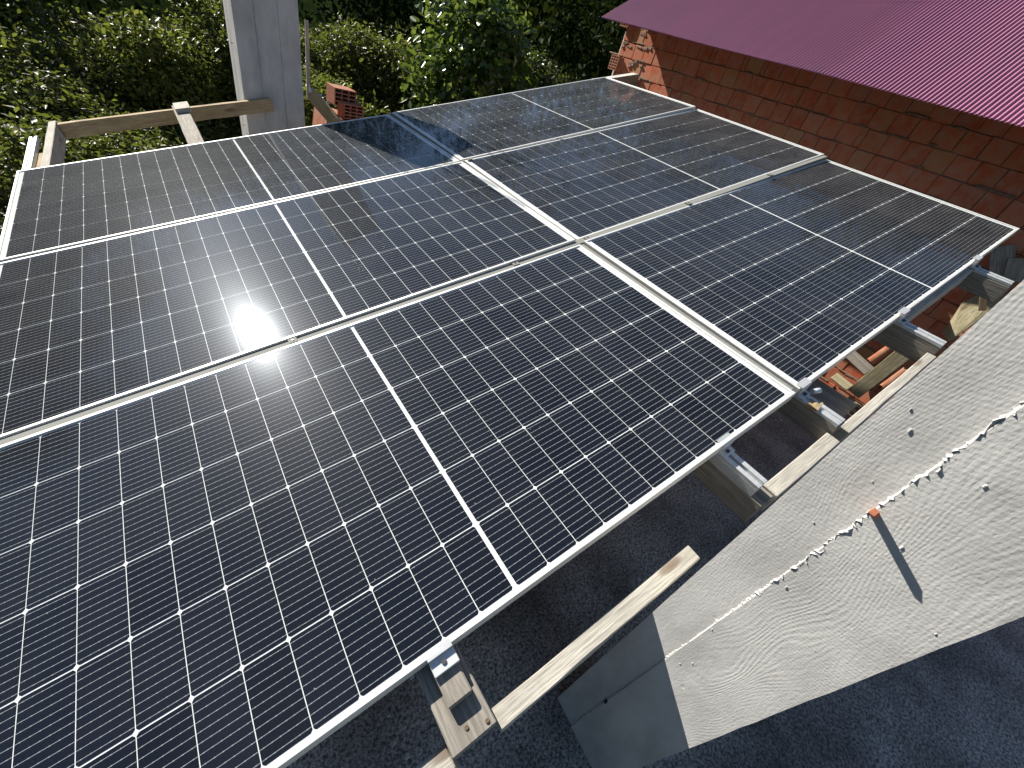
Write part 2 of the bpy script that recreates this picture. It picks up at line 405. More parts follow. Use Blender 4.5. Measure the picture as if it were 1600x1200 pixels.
for k, (loc, rv, lab) in panels.items():
    rv = Vector(rv); rot = Matrix.Rotation(rv.length, 4, rv.normalized())
    root = empty("solar_panel", AM @ Matrix.Translation(Vector(loc)) @ rot)
    tag(root, lab, "solar panel", "solar panels of the rooftop array")
    for nm, me in (("frame", FR), ("backsheet", BS), ("cell_grid", CE), ("glass", gm)): link(nm, me, root)

# grey strips in the gaps between the rows
for (vl, vr, h, lab) in (((1.1230, 1.1568), (1.1320, 1.1675), -.003, "wide grey strip in the gap between front and middle panel rows"), ((2.2950, 2.3160), (2.3060, 2.3170), -.003, "thin grey strip in the gap between middle and rear panel rows")):
    bm = bmesh.new()
    A = [bm.verts.new((u, v, z)) for u, (v0, v1) in ((.0, vl), (4.57, vr)) for v in (v0, v1) for z in (h - .02, h)]
    for f in ((0, 1, 3, 2), (4, 6, 7, 5), (0, 4, 5, 1), (2, 3, 7, 6), (0, 2, 6, 4), (1, 5, 7, 3)): bm.faces.new([A[i] for i in f])
    bmesh.ops.recalc_face_normals(bm, faces=bm.faces[:])
    o = done("gap_strip", bm, M_STRIP, None, AM, (2.28, vl[0], h - .02)); tag(o, lab, "gap strip")
for (v0, v1, q0, q1, lab) in ((.004, 1.118, (2.2775, 2.2960), (2.2785, 2.2955), "pale strip in the joint between the two front row panels"),
                              (1.168, 2.288, (2.2770, 2.2965), (2.2800, 2.2995), "pale strip in the joint between the two middle row panels"),
                              (2.326, 3.440, (2.2870, 2.2945), (2.2785, 2.2895), "pale strip in the joint between the two rear row panels")):
    bm = bmesh.new()
    A = [bm.verts.new((u, v, z)) for v, q in ((v0, q0), (v1, q1)) for u in q for z in (-.024, -.004)]
    for f in ((0, 1, 3, 2), (4, 6, 7, 5), (0, 4, 5, 1), (2, 3, 7, 6), (0, 2, 6, 4), (1, 5, 7, 3)): bm.faces.new([A[i] for i in f])
    bmesh.ops.recalc_face_normals(bm, faces=bm.faces[:])
    o = done("joint_strip", bm, M_STRIP, None, AM, (2.29, v0, -.024)); tag(o, lab, "joint strip")
bm = bmesh.new(); add_box(bm, 2.262, 2.318, 0.02, 3.43, -.0485, -.0455, .001)  # dark strip added under the joint so no sun stripe reaches the slab
o = done("sun_stop_strip", bm, M_HOLE, None, AM, (2.29, 1.7, -.0485)); tag(o, "added dark strip deep in the joint between left and right panels, blocking sun", "sun stop")

# ------------------------------------------------------------------ rails and rafters under the front edge
def rail(u0, u1, v0, v1, h0, h1, lab, clamp=True, cu=None, grooves=True):
    root = empty("mounting_rail", AM @ Matrix.Translation((u0, v0, h1))); tag(root, lab, "mounting rail", "aluminium rails under the panels")
    wd = u1 - u0; bm = bmesh.new(); hh = h0 - h1
    add_box(bm, 0, wd, 0, v1 - v0, 0, hh * .72, .001)
    for a, b2 in ((0, wd * .36), (wd * .64, wd)): add_box(bm, a, b2, 0, v1 - v0, hh * .72 + .0005, hh, .001)
    done("rail_profile", bm, M_RAIL, root)
    if clamp:
        c0 = (cu if cu is not None else (u0 + u1) / 2) - u0
        bm = bmesh.new(); top = -h1 + .0035
        add_box(bm, c0 - .028, c0 + .028, .0, .0165, hh + .001, top - .0035, .0008)
        add_box(bm, c0 - .028, c0 + .028, .002, .028, top - .0035, top, .0008)
        add_box(bm, c0 - .026, c0 + .026, -.02, .0, hh + .001, hh + .006, .0008)
        ox = -v0 - .018
        c = done("end_clamp", bm, M_RAIL, root); c.location = (0, ox, 0)
        bm = bmesh.new(); add_tube(bm, [(c0, -.009, hh + .006), (c0, -.009, hh + .012)], .006, 6)
        done("bolt", bm, M_STEEL, c)
    return root
rail(1.888, 1.932, -.157, 2.3, -.040, -.098, "tall pale aluminium rail showing its wide side beside the dark gap", cu=1.91)
rail(2.322, 2.366, -.165, 2.3, -.042, -.056, "flat aluminium rail with a splintered wood scrap and plastic lying at it")
rail(3.080, 3.124, -.187, 2.3, -.042, -.056, "flat aluminium rail left of the opening with plywood")
rail(3.872, 3.916, -.180, 2.3, -.042, -.056, "flat aluminium rail nearest the brick wall")
rail(-.012, .030, 0.02, 4.21, -.042, -.072, "aluminium rail poking out behind the rear panel at far left", clamp=False)

timber("rafter", .866, .966, -.178, 4.56, -.080, -.0405, 'y', 'grey', "weathered flat rafter under the nearest panel, carrying a small screwed block", "rafter", "rafters under the array")
timber("rafter", 1.888, 1.95, -.196, 3.3, -.213, -.0985, 'y', 'grey', "grey rafter directly under the tall pale aluminium rail", "rafter", "rafters under the array")
timber("rafter", 2.322, 2.372, -.17, 3.3, -.15, -.0565, 'y', 'grey', "grey rafter whose shaded side shows below the rail with the plastic scrap", "rafter", "rafters under the array")
timber("rafter", 3.080, 3.13, -.19, 3.3, -.16, -.0565, 'y', 'grey', "grey rafter right of the leaning planks, casting a sloping shadow edge", "rafter", "rafters under the array")
timber("rafter", 3.872, 3.922, -.185, 3.3, -.145, -.0565, 'y', 'grey', "grey rafter closest to the brick wall, over the plywood", "rafter", "rafters under the array")
timber("rafter", .060, .106, 1.2, 4.63, -.17, -.062, 'y', 'pale', "pale rafter on edge at the far left behind the panels", "rafter", "rafters under the array")
timber("block", .880, .985, 4.31, 4.50, -.040, -.010, 'y', 'pale', "short wood block nailed on the rear end of the flat rafter", "wood block")
timber("wood_offcut", -.03, .055, 3.55, 3.95, -.125, -.0735, 'y', 'fresh', "orange offcut under the rail end at the far left corner", "wood offcut")

o = bpy.data.objects["rafter"]
for (dx, dy) in ((-.004, -.150), (.036, -.164)):
    bm = bmesh.new(); add_tube(bm, [(0, 0, -.002), (0, 0, .0016)], .0042, 8)
    q = done("nail", bm, wood("x", "brown"), o); q.location = (dx, dy - 2.191, .0415)
# block and end clamp on rafter 1
timber("packing_block", .898, .952, -.108, -.022, -.040, -.016, 'y', 'grey', "small packing block screwed on the flat rafter under the nearest clamp", "wood block")
bm = bmesh.new()
add_box(bm, -.029, .029, .0, .004, 0, .0205, .0008); add_box(bm, -.029, .029, .0, .018, .0205, .0235, .0008); add_box(bm, -.029, .029, -.030, 0, .008, .013, .0008); add_box(bm, -.029, .029, -.030, -.026, .0005, .008, .0008)
c = done("end_clamp", bm, M_RAIL, None, AM @ Matrix.Translation((.927, -.0185, -.0155))); tag(c, "aluminium end clamp screwed to the packing block of the nearest panel", "clamp")
bm = bmesh.new(); add_tube(bm, [(0, -.014, .013), (0, -.014, .0165)], .0055, 8); done("screw", bm, M_STEEL, c)
c["category"] = "clamp"
# mid clamps in the gaps
for i, (u, v) in enumerate(((.93, 1.143), (1.91, 1.143), (2.344, 1.143), (3.10, 1.143), (3.894, 1.143), (.93, 2.308), (1.91, 2.308), (2.344, 2.308), (3.10, 2.308), (3.894, 2.308))):
    bm = bmesh.new(); add_box(bm, -.015, .015, -.014, .014, -.012, .0008, .0004)
    c = done("mid_clamp", bm, M_STRIP, None, AM @ Matrix.Translation((u, v, .001 if u < 2.2 else .004)))
    tag(c, "small flat mid clamp bridging the gap between two panel rows", "clamp", "mid clamps in the panel row gaps")
    bm = bmesh.new(); add_tube(bm, [(0, 0, .0008), (0, 0, .0028)], .0045, 6); done("bolt", bm, M_STEEL, c)

# planks along the front
timber("plank", .968, 1.612, -.193, -.149, -.19, -.088, 'x', 'pale', "pale plank on edge running from the flat rafter to the concrete column", "plank")
timber("plank", .40, .862, -.191, -.143, -.19, -.092, 'x', 'pale', "short pale plank on edge left of the flat rafter at the bottom edge", "plank")
timber("plank", 1.955, 2.318, -.203, -.156, -.20, -.092, 'x', 'pale', "pale plank on edge between the tall pale rail and the next rail", "plank")
timber("plank", 2.375, 3.075, -.202, -.168, -.19, -.088, 'x', 'pale', "pale plank on edge passing below the leaning planks, half hidden by the column", "plank")
timber("plank", 3.135, 3.868, -.028, .020, -.125, -.0425, 'x', 'pale', "wide pale plank close under the panel edge over the plywood", "plank")
bm = bmesh.new(); add_box(bm, 2.376, 2.60, -.15, .5, -.150, -.135, .002)
o = done("panel_offcut", bm, wood('y', 'grey'), None, AM, (2.48, 0, -.15)); tag(o, "shaded dark board lying beside the rail with the plastic scrap", "board")

# ------------------------------------------------------------------ concrete column in front
root = empty("concrete_column", Matrix.Translation((1.39, -.342, FZ)) @ Matrix.Translation((0, .13, 0)) @ Matrix.Rotation(math.radians(-4.5), 4, "Z") @ Matrix.Translation((0, -.13, 0))); tag(root, "pale sunlit board-marked concrete column at lower right, its foot in shadow", "column")
CW = .13
def column_bm(hx, hy, z0, z1, fin_y, seed):
    """prism with the tiny step between two form boards on the face looking left"""
    r = random.Random(seed); bm = bmesh.new(); nz = 60
    prof = [(-hx, hy), (-hx, fin_y + .0), (-hx - .0035, fin_y - .002), (-hx - .0035, -hy), (hx, -hy), (hx, hy)]
    rings = []
    for i in range(nz + 1):
        z = z0 + (z1 - z0) * i / nz
        rings.append([bm.verts.new((x + r.uniform(-.0004, .0004), y + r.uniform(-.0006, .0006), z)) for x, y in prof])
    for a, b2 in zip(rings, rings[1:]):
        for k in range(len(prof)): bm.faces.new((a[k], a[(k + 1) % len(prof)], b2[(k + 1) % len(prof)], b2[k]))
    bm.faces.new(rings[0]); bm.faces.new(rings[-1][::-1]); bmesh.ops.recalc_face_normals(bm, faces=bm.faces[:]); return bm
done("shaft", column_bm(.125, CW, 0.0, 3.2, .040, 3), M_CONC, root).location = (.125, 0, 0)
# ragged fin of cement where the form boards met
def fin_bm(z0, z1, seed, y0, hmax=.0048):
    r = random.Random(seed); bm = bmesh.new(); z = z0; prev = None
    while z < z1:
        h = hmax * (.25 + .75 * r.random() ** 1.6) * (.55 + .45 * math.sin(z * 5 + 1)) + .002
        if r.random() < .06: h = .001
        yj = y0 + r.uniform(-.0025, .0025) ; th = r.uniform(.002, .005)
        cur = [bm.verts.new((.002, yj - th, z)), bm.verts.new((-h, yj + r.uniform(-.004, .004), z + r.uniform(-.002, .002))), bm.verts.new((.002, yj + th, z))]
        if prev:
            for k in range(3): bm.faces.new((prev[k], prev[(k + 1) % 3], cur[(k + 1) % 3], cur[k]))
        prev = cur; z += r.uniform(.0015, .0065)
    bmesh.ops.recalc_face_normals(bm, faces=bm.faces[:]); return bm
done("cement_fin", fin_bm(.66, 3.1, 5, .038), M_CONC, root)
done("cement_fin", fin_bm(.02, .66, 8, .038, .004), M_CONC, root)
for o in list(root.children):
    if o.name.startswith("cement_fin"): o["label"] = "ragged cement ridge at the joint of two form boards"
# peg and hole
bm = bmesh.new(); add_box(bm, -.047, .004, -.005, .005, -.005, .005, .001, 0, .0015)
pd = Vector((.86, -.10, -.50)); bmesh.ops.rotate(bm, verts=bm.verts[:], cent=(0, 0, 0), matrix=pd.to_track_quat('X', 'Z').to_matrix())
bmesh.ops.translate(bm, verts=bm.verts[:], vec=(0, .034, 1.372))
o = done("peg", bm, M_TERRA, root); o["label"] = "thin reddish stub sticking out of the joint, casting a long shadow"
bm = bmesh.new(); add_box(bm, -.0048, .004, .034, .043, .315, .338, .0006); done("tie_hole", bm, M_HOLE, root)
bm = bmesh.new()
for _ in range(16):
    y = random.uniform(-.12, .12); z = random.uniform(.7, 1.7); s_ = random.uniform(.0008, .0024)
    add_box(bm, -s_ * .8 - (.0035 if y < .038 else .0005), .003, y - s_ * .6, y + s_ * .6, z - s_ * 1.4, z + s_ * 1.4, s_ * .3, 0, s_ * .3)
done("cement_crumb", bm, M_CONC, root)["label"] = "scattered cement crumbs and pits on the sunlit face"

# ------------------------------------------------------------------ pillar at the back
PX0, PX1, PY0, PY1 = 1.385, 1.875, 4.64, 5.02
root = empty("concrete_pillar", Matrix.Translation(((PX0 + PX1) / 2, (PY0 + PY1) / 2, FZ))); tag(root, "tall grey concrete pillar behind the rear panels, shaded toward us", "pillar")
bm = bmesh.new()
hx = (PX1 - PX0) / 2; hy = (PY1 - PY0) / 2; top = 2.06 - FZ
cuts = [-hx, -hx + .155, -hx + .33, hx]
prof = []
for i in range(3):
    st = (.0, .004, .0015)[i]
    prof += [(cuts[i] + .0015, -hy - st), (cuts[i + 1] - .0015, -hy - st)]
    if i < 2: prof.append((cuts[i + 1], -hy + .004))
prof += [(hx, hy), (-hx, hy), (-hx, .05), (-hx + .006, .045), (-hx, .04)]
nz = 24; rings = []
for i in range(nz + 1):
    z = -3.8 + (top + 3.8) * i / nz; rings.append([bm.verts.new((x + random.uniform(-.001, .001), y + random.uniform(-.001, .001), z)) for x, y in prof])
for a, b2 in zip(rings, rings[1:]):
    for k in range(len(prof)): bm.faces.new((a[k], a[(k + 1) % len(prof)], b2[(k + 1) % len(prof)], b2[k]))
bm.faces.new(rings[0]); bm.faces.new(rings[-1][::-1]); bmesh.ops.recalc_face_normals(bm, faces=bm.faces[:])
done("shaft", bm, M_PILLAR, root)
for sx in (-1, 1):
    for sy in (-1, 1):
        bm = bmesh.new(); add_tube(bm, [(sx * (hx - .05), sy * (hy - .05), top - .1), (sx * (hx - .05) + .01, sy * (hy - .05), top + .3), (sx * (hx - .05) + .03 * sx, sy * (hy - .05) + .02, top + .62)], .007, 6)
        done("rebar", bm, M_STEEL, root)
bm = bmesh.new()
for z in (.57, 1.18):
    add_tube(bm, [(-hx - .02, -.05, z + FZ * 0), (-hx + .01, -.04, z)], .0025, 5)
done("tie_wire", bm, M_STEEL, root)

# timber cross beam at the back and left
timber("cross_beam", .11, 1.612, 4.555, 4.605, -.172, -.075, 'x', 'fresh', "horizontal timber beam nailed across the concrete pillar behind the panels", "beam")

# low brickwork with bricks right of the pillar
def hollow_brick(mw, lab=None, size=(.19, .19, .135), nx=3, ny=4, name="hollow_brick", parent=None):
    """perforated clay block: a grid of webs with open cells along its local y"""
    sx, sy, sz = size; bm = bmesh.new(); t = .010
    ex = (sx - t) / nx; ez = (sz - t) / ny
    for i in range(nx + 1): add_box(bm, -sx / 2 + i * ex, -sx / 2 + i * ex + t, -sy / 2, sy / 2, 0, sz, .0008)
    for j in range(ny + 1):
        for i in range(nx): add_box(bm, -sx / 2 + i * ex + t - .0004, -sx / 2 + (i + 1) * ex + .0004, -sy / 2 + .0006, sy / 2 - .0006, j * ez + (.0005 if j == 0 else 0), j * ez + t - (.0005 if j == ny else 0))
    add_box(bm, -sx / 2 + .003, sx / 2 - .003, sy * .1, sy * .14, .003, sz - .003)
    me = bpy.data.meshes.new(name); bm.to_mesh(me); bm.free(); o = link(name, me, parent, [M_TERRA])
    if parent is None: o.matrix_world = mw
    else: o.matrix_local = mw
    if lab: tag(o, lab, "brick", "loose bricks beside the pillar")
    return o
hollow_brick(Matrix.Translation((2.235, 4.70, .352)) @ Matrix.Rotation(.10, 4, 'Z') @ Matrix.Rotation(.04, 4, 'Y'), "rear hollow brick of the two lying right of the pillar", (.215, .19, .145))
hollow_brick(Matrix.Translation((2.275, 4.555, .275)) @ Matrix.Rotation(.14, 4, 'Z') @ Matrix.Rotation(.04, 4, 'Y'), "front hollow brick of the two right of the pillar, open holes toward us", (.20, .13, .125))
bm = bmesh.new(); add_box(bm, 2.05, 2.75, 4.45, 4.95, -.52, .265, .006, 0, .004)
bmesh.ops.rotate(bm, verts=bm.verts[:], cent=(2.2, 4.6, .26), matrix=Matrix.Rotation(.16, 3, 'Y'))
o = done("parapet_wall", bm, M_TERRA, None, None, (2.3, 4.7, -.52)); tag(o, "low sloping terracotta ledge carrying the two hollow bricks", "ledge")
def quadtimber(name, p0, p1, wd, th, tone, lab, cat, up=(0, 0, 1), jit=.002, group=None, m_=None):
    p0, p1 = Vector(p0), Vector(p1); d = p1 - p0; X_ = d.normalized(); Z_ = (Vector(up) - X_ * Vector(up).dot(X_)).normalized(); Y_ = Z_.cross(X_)
    M = Matrix(((X_.x, Y_.x, Z_.x, p0.x), (X_.y, Y_.y, Z_.y, p0.y), (X_.z, Y_.z, Z_.z, p0.z), (0, 0, 0, 1)))
    bm = bmesh.new(); add_box(bm, 0, d.length, -wd / 2, wd / 2, -th / 2, th / 2, .002, 0, jit)
    o = done(name, bm, m_ or wood('x', tone), None, M); tag(o, lab, cat, group); return o
quadtimber("brace_board", (1.93, 4.62, .42), (2.10, 4.28, .23), .04, .11, 'fresh', "short yellow board slanting down between the pillar and the bricks", "board")
quadtimber("post", (1.955, 4.78, .33), (1.985, 4.82, .93), .030, .022, 'pale', "thin pale post standing close beside the pillar", "post", (0, 1, 0))
# shredded plastic
bm = bmesh.new()
for k in range(9):
    x = 1.92 + .02 * k + random.uniform(-.01, .01); y = 4.56 + random.uniform(-.03, .03); z = .455 - .012 * k
    vs = [bm.verts.new((x + random.uniform(-.02, .02), y + random.uniform(-.03, .03), z + random.uniform(-.05, .04))) for _ in range(4)]
    e = bmesh.ops.extrude_face_region(bm, geom=[bm.faces.new(vs)]); bmesh.ops.translate(bm, verts=[v for v in e["geom"] if isinstance(v, bmesh.types.BMVert)], vec=(0, .003, .002))
o = done("plastic_shreds", bm, M_PLASTIC, None, None, (1.98, 4.56, .4)); tag(o, "torn bluish white plastic caught on the slanting board by the pillar", "plastic scrap")

# ------------------------------------------------------------------ brick house on the right
HX = 5.10; EX = 4.67
root = empty("brick_house", Matrix.Translation((HX, 2.0, FZ))); tag(root, "unplastered red brick house with a maroon corrugated roof at right", "house")
OW = Vector((HX, 2.0, FZ))
bm = bmesh.new(); bm2 = bmesh.new(); r = random.Random(4)
ch, bw = .1375, .148; k0 = -13; ytop = 4.02
for k in range(-13, 4):
    z0 = 1.255 + k * ch; y = -2.2 + (.37 * (k % 3)) * bw
    while y < ytop:
        wdt = bw * r.choice((1, 1, 1, 1, 1.0, .97, 1.03)); 
        if r.random() < .05: wdt = .05
        y1 = min(y + wdt, ytop); dx = r.uniform(-.006, .004); g = r.choice((.0015, .002, .0035))
        if y1 - y > .02:
            z_lo = z0 + r.uniform(.002, .007); z_hi = z0 + ch - r.uniform(.001, .004)
            add_box(bm, HX + dx - OW.x, HX + .14 - OW.x, y + g - OW.y, y1 - g - OW.y, z_lo - OW.z, z_hi - OW.z, .0025, 0, .0025)
        y = y1
    # squeezed mortar
    for _ in range(12):
        yy = r.uniform(-.5, 4.0); ln = r.uniform(.05, .22); zz = z0 + r.uniform(-.004, .01)
        add_box(bm2, HX - r.uniform(.003, .010) - OW.x, HX + .06 - OW.x, yy - OW.y, yy + ln - OW.y, zz - .006 - OW.z, zz + r.uniform(.004, .012) - OW.z, .004, 0, .004)
done("brick_courses", bm, M_BRICK, root)
add_box(bm2, .007, .2, -4.3, ytop - OW.y - .01, -3.8, 1.80 - OW.z, 0)
for _ in range(18):
    yy = r.uniform(3.55, 4.0); zz = r.choice((1.255, 1.3925, 1.53)) + r.uniform(.06, .12)
    add_box(bm2, -.009, .02, yy - OW.y, yy + r.uniform(.03, .09) - OW.y, zz - OW.z, zz + r.uniform(.01, .03) - OW.z, .004, 0, .005)
done("mortar", bm2, M_MORTAR, root)
# bricks left sticking out at the corner
for (yy, zz, sz) in ((3.98, 1.255, .137), (4.0, 1.66 - .02, .137)):
    hb = hollow_brick(Matrix.Translation((HX + .048 - OW.x, yy + .03 - OW.y, zz - OW.z)) @ Matrix.Rotation(math.radians(90), 4, 'Z'), None, (.125, .19, sz), 3, 5, "toothing_brick", root)
# gable wall end, seen edge on
bm = bmesh.new()
for k in range(-6, 4):
    z0 = 1.255 + k * ch; x = HX + .15
    while x < HX + 3.0:
        add_box(bm, x + .003 - OW.x, x + bw - .003 - OW.x, ytop - .10 - OW.y, ytop - .004 - OW.y, z0 + .005 - OW.z, z0 + ch - .005 - OW.z, .002); x += bw
done("gable_wall", bm, M_BRICK, root)
# roof
BE = math.radians(33); pitch = .0264; amp = .0052; y_far, y_near = 4.01, -2.4
def zeave(y): return 1.5775 + .0155 * (y - .36)
ny = int((y_far - y_near) / pitch) * 8; run = 4.2
vs, fs = [], []
NS = 6
for i in range(ny + 1):
    y = y_far - i * pitch / 8; ph = 2 * math.pi * (i % 8) / 8; zo = amp * math.sin(ph)
    for j in range(NS + 1):
        t = run * j / NS - random.uniform(0, .0) - (.004 * math.sin(y * 3.1) if j == 0 else 0)
        sag = .0
        nx_, nz_ = -math.sin(BE), math.cos(BE)
        vs.append((EX + t * math.cos(BE) + (zo + sag) * nx_ - OW.x, y - OW.y, zeave(y) + t * math.sin(BE) + (zo + sag) * nz_ - OW.z))
st = NS + 1
for i in range(ny):
    for j in range(NS): fs.append((i * st + j, i * st + j + 1, (i + 1) * st + j + 1, (i + 1) * st + j))
me = bpy.data.meshes.new("roof"); me.from_pydata(vs, [], fs)
for p in me.polygons: p.use_smooth = True
ro = link("roof", me, root, [M_ROOF])
sm = ro.modifiers.new("thickness", 'SOLIDIFY'); sm.thickness = .0012; sm.offset = -1
es = ro.modifiers.new("crisp_edges", 'EDGE_SPLIT'); es.split_angle = math.radians(60)
# rafter tails under the eave
for i, y in enumerate((.55, 1.12, 1.75, 2.35, 2.95, 3.5)):
    bm = bmesh.new(); add_box(bm, -.05, .6, -.025, .025, -.075, -.012, .002)
    bmesh.ops.rotate(bm, verts=bm.verts[:], cent=(0, 0, 0), matrix=Matrix.Rotation(-BE, 3, 'Y'))
    o = done("rafter_tail", bm, wood('x', 'grey'), root); o.location = (HX - .12 - OW.x, y - OW.y, zeave(y) + (HX - .12 - EX) * math.tan(BE) - OW.z)
# purlin end from the array to the wall
timber("purlin", 4.60, 5.24, 3.60, 3.66, -.17, -.045, 'x', 'grey', "timber purlin reaching from the rear panel corner to the brick wall, white on top", "beam")
bm = bmesh.new(); add_box(bm, 4.60, 5.20, 3.592, 3.664, -.0445, -.039, .001); o = done("flashing", bm, M_FRAME, None, AM, (4.9, 3.62, -.0445)); tag(o, "white metal flashing on top of the purlin by the wall corner", "flashing")
# pipe at house corner
bm = bmesh.new(); add_tube(bm, [(5.26, 4.14, -3.5), (5.26, 4.14, .8), (5.27, 4.14, 1.62)], .03, 8); o = done("downpipe", bm, wood('z', 'grey'), None, None, (5.26, 4.14, -3.5)); tag(o, "grey upright pole at the rear corner of the brick house", "pole")

# ------------------------------------------------------------------ debris leaning on the house wall below the front edge
quadtimber("leaning_plank", (5.0, .018, -.332), (4.90, -.03, .167), .104, .022, 'yellow', "worn pale plank leaning diagonally at the centre of the opening", "plank", (-1, 0, .15))
quadtimber("leaning_plank", (5.03, .225, -.30), (5.03, .07, -.32), .07, .02, 'yellow', "short pale plank lying crosswise left of the diagonal leaning plank", "plank", (-.8, 0, .6))
quadtimber("lath", (4.97, .32, -.43), (5.02, -.09, -.47), .035, .022, 'yellow', "long yellow lath beside the dark board, below the short crosswise plank", "lath", (-.5, 0, .8))
quadtimber("lath", (5.04, .03, -.40), (5.04, -.12, -.42), .03, .02, 'yellow', "yellow lath end under the diagonal leaning plank", "lath", (-.6, 0, .7))
quadtimber("wood_wedge", (5.02, .25, -.075), (5.03, .055, -.12), .09, .02, 'grey', "grey triangular board behind the diagonal leaning plank", "board", (-.7, 0, .6))
def tile(p0, p1, wd, lab):
    p0, p1 = Vector(p0), Vector(p1); d = p1 - p0; X_ = d.normalized(); up = Vector((-.9, 0, .4)); Z_ = (up - X_ * up.dot(X_)).normalized(); Y_ = Z_.cross(X_)
    M = Matrix(((X_.x, Y_.x, Z_.x, p0.x), (X_.y, Y_.y, Z_.y, p0.y), (X_.z, Y_.z, Z_.z, p0.z), (0, 0, 0, 1)))
    bm = bmesh.new(); seg = 8; rows = []
    for x in (0, d.length * .5, d.length):
        row = []
        for rr in (wd / 2, wd / 2 - .012):
            row.append([bm.verts.new((x + random.uniform(-.006, .006), math.cos(math.pi * (.18 + .64 * k / seg)) * rr * 1.15, math.sin(math.pi * (.18 + .64 * k / seg)) * rr - wd * .25)) for k in range(seg + 1)])
        rows.append(row)
    for a, b2 in zip(rows, rows[1:]):
        for q in (0, 1):
            for k in range(seg): bm.faces.new((a[q][k], a[q][k + 1], b2[q][k + 1], b2[q][k]))
        for k in (0, seg): bm.faces.new((a[0][k], a[1][k], b2[1][k], b2[0][k]))
    for row in (rows[0], rows[-1]):
        for k in range(seg): bm.faces.new((row[0][k], row[0][k + 1], row[1][k + 1], row[1][k]))
    bmesh.ops.recalc_face_normals(bm, faces=bm.faces[:])
    o = done("roof_tile", bm, M_TERRA, None, M); tag(o, lab, "roof tile", "broken tiles among the leaning planks"); return o
tile((4.99, .098, -.03), (4.98, .066, .145), .060, "broken red tile standing above the diagonal leaning plank")
tile((4.91, -.128, .07), (4.95, -.105, -.14), .075, "broken red tile below the diagonal leaning plank, near the column edge")
bm = bmesh.new(); bmq = [(-.012, 0, 0)]
def sheet(p, th, m_, name, lab, cat):
    bm = bmesh.new(); vs = [bm.verts.new(q) for q in p]; f = bm.faces.new(vs); f.normal_update(); nrm = f.normal.copy()
    e = bmesh.ops.extrude_face_region(bm, geom=[f]); bmesh.ops.translate(bm, verts=[v for v in e["geom"] if isinstance(v, bmesh.types.BMVert)], vec=nrm * th)
    bmesh.ops.recalc_face_normals(bm, faces=bm.faces[:]); o = done(name, bm, m_, None, None, p[0]); tag(o, lab, cat); return o
sheet([(5.07, -.082, .735), (5.06, -.17, .80), (5.03, -.20, .62), (4.98, -.165, .36), (5.03, -.10, .375), (5.05, -.046, .60)], .012, wood('z', 'yellow'), "plywood_sheet", "sunlit plywood piece standing against the wall under the last two rafters", "plywood")
quadtimber("stud", (4.86, -.055, .80), (4.86, -.165, .64), .035, .03, 'brown', "dark upright stud in front of the sunlit plywood piece", "stud", (-1, 0, .3))
# grey formwork offcuts near wall top right
quadtimber("formwork_board", (5.03, .03, 1.0), (5.01, -.12, .80), .11, .025, 'grey', "grey formwork board hanging in shade beside the last rail", "board", (-1, 0, .4))
quadtimber("formwork_board", (5.04, -.09, .97), (5.02, -.16, .84), .12, .03, 'grey', "grey formwork offcut right of the last rail, partly behind the column", "board", (-1, -.3, .5))
bm = bmesh.new(); add_box(bm, 4.765, 5.09, .34, 3.3, .70, .75, .004, 0, .003)  # unseen board, added to keep sun off the bricks behind the debris
o = done("shade_board", bm, wood('y', 'grey'), None, None, (4.97, 1.8, .70)); tag(o, "unseen grey board added along the brick wall to shade it below the panels", "board")
# scrap at rail 3
bm = bmesh.new(); add_box(bm, 2.318, 2.372, -.083, -.045, -.052, -.044, .001, 0, .006); add_box(bm, 2.31, 2.345, -.088, -.055, -.044, -.036, .001, 0, .006)
o = done("wood_scrap", bm, wood('x', 'fresh'), None, AM, (2.34, -.06, -.055)); tag(o, "splintered wood scrap lying on the flat rail next to the plastic", "wood scrap")
bm = bmesh.new(); add_tube(bm, [(2.372, -.034, -.030), (2.40, -.047, -.030)], .010, 10); o = done("plastic_roll", bm, M_PLASTIC, None, AM, (2.385, -.04, -.04)); tag(o, "small bluish plastic roll by the corner clamp at the panel joint", "plastic scrap")

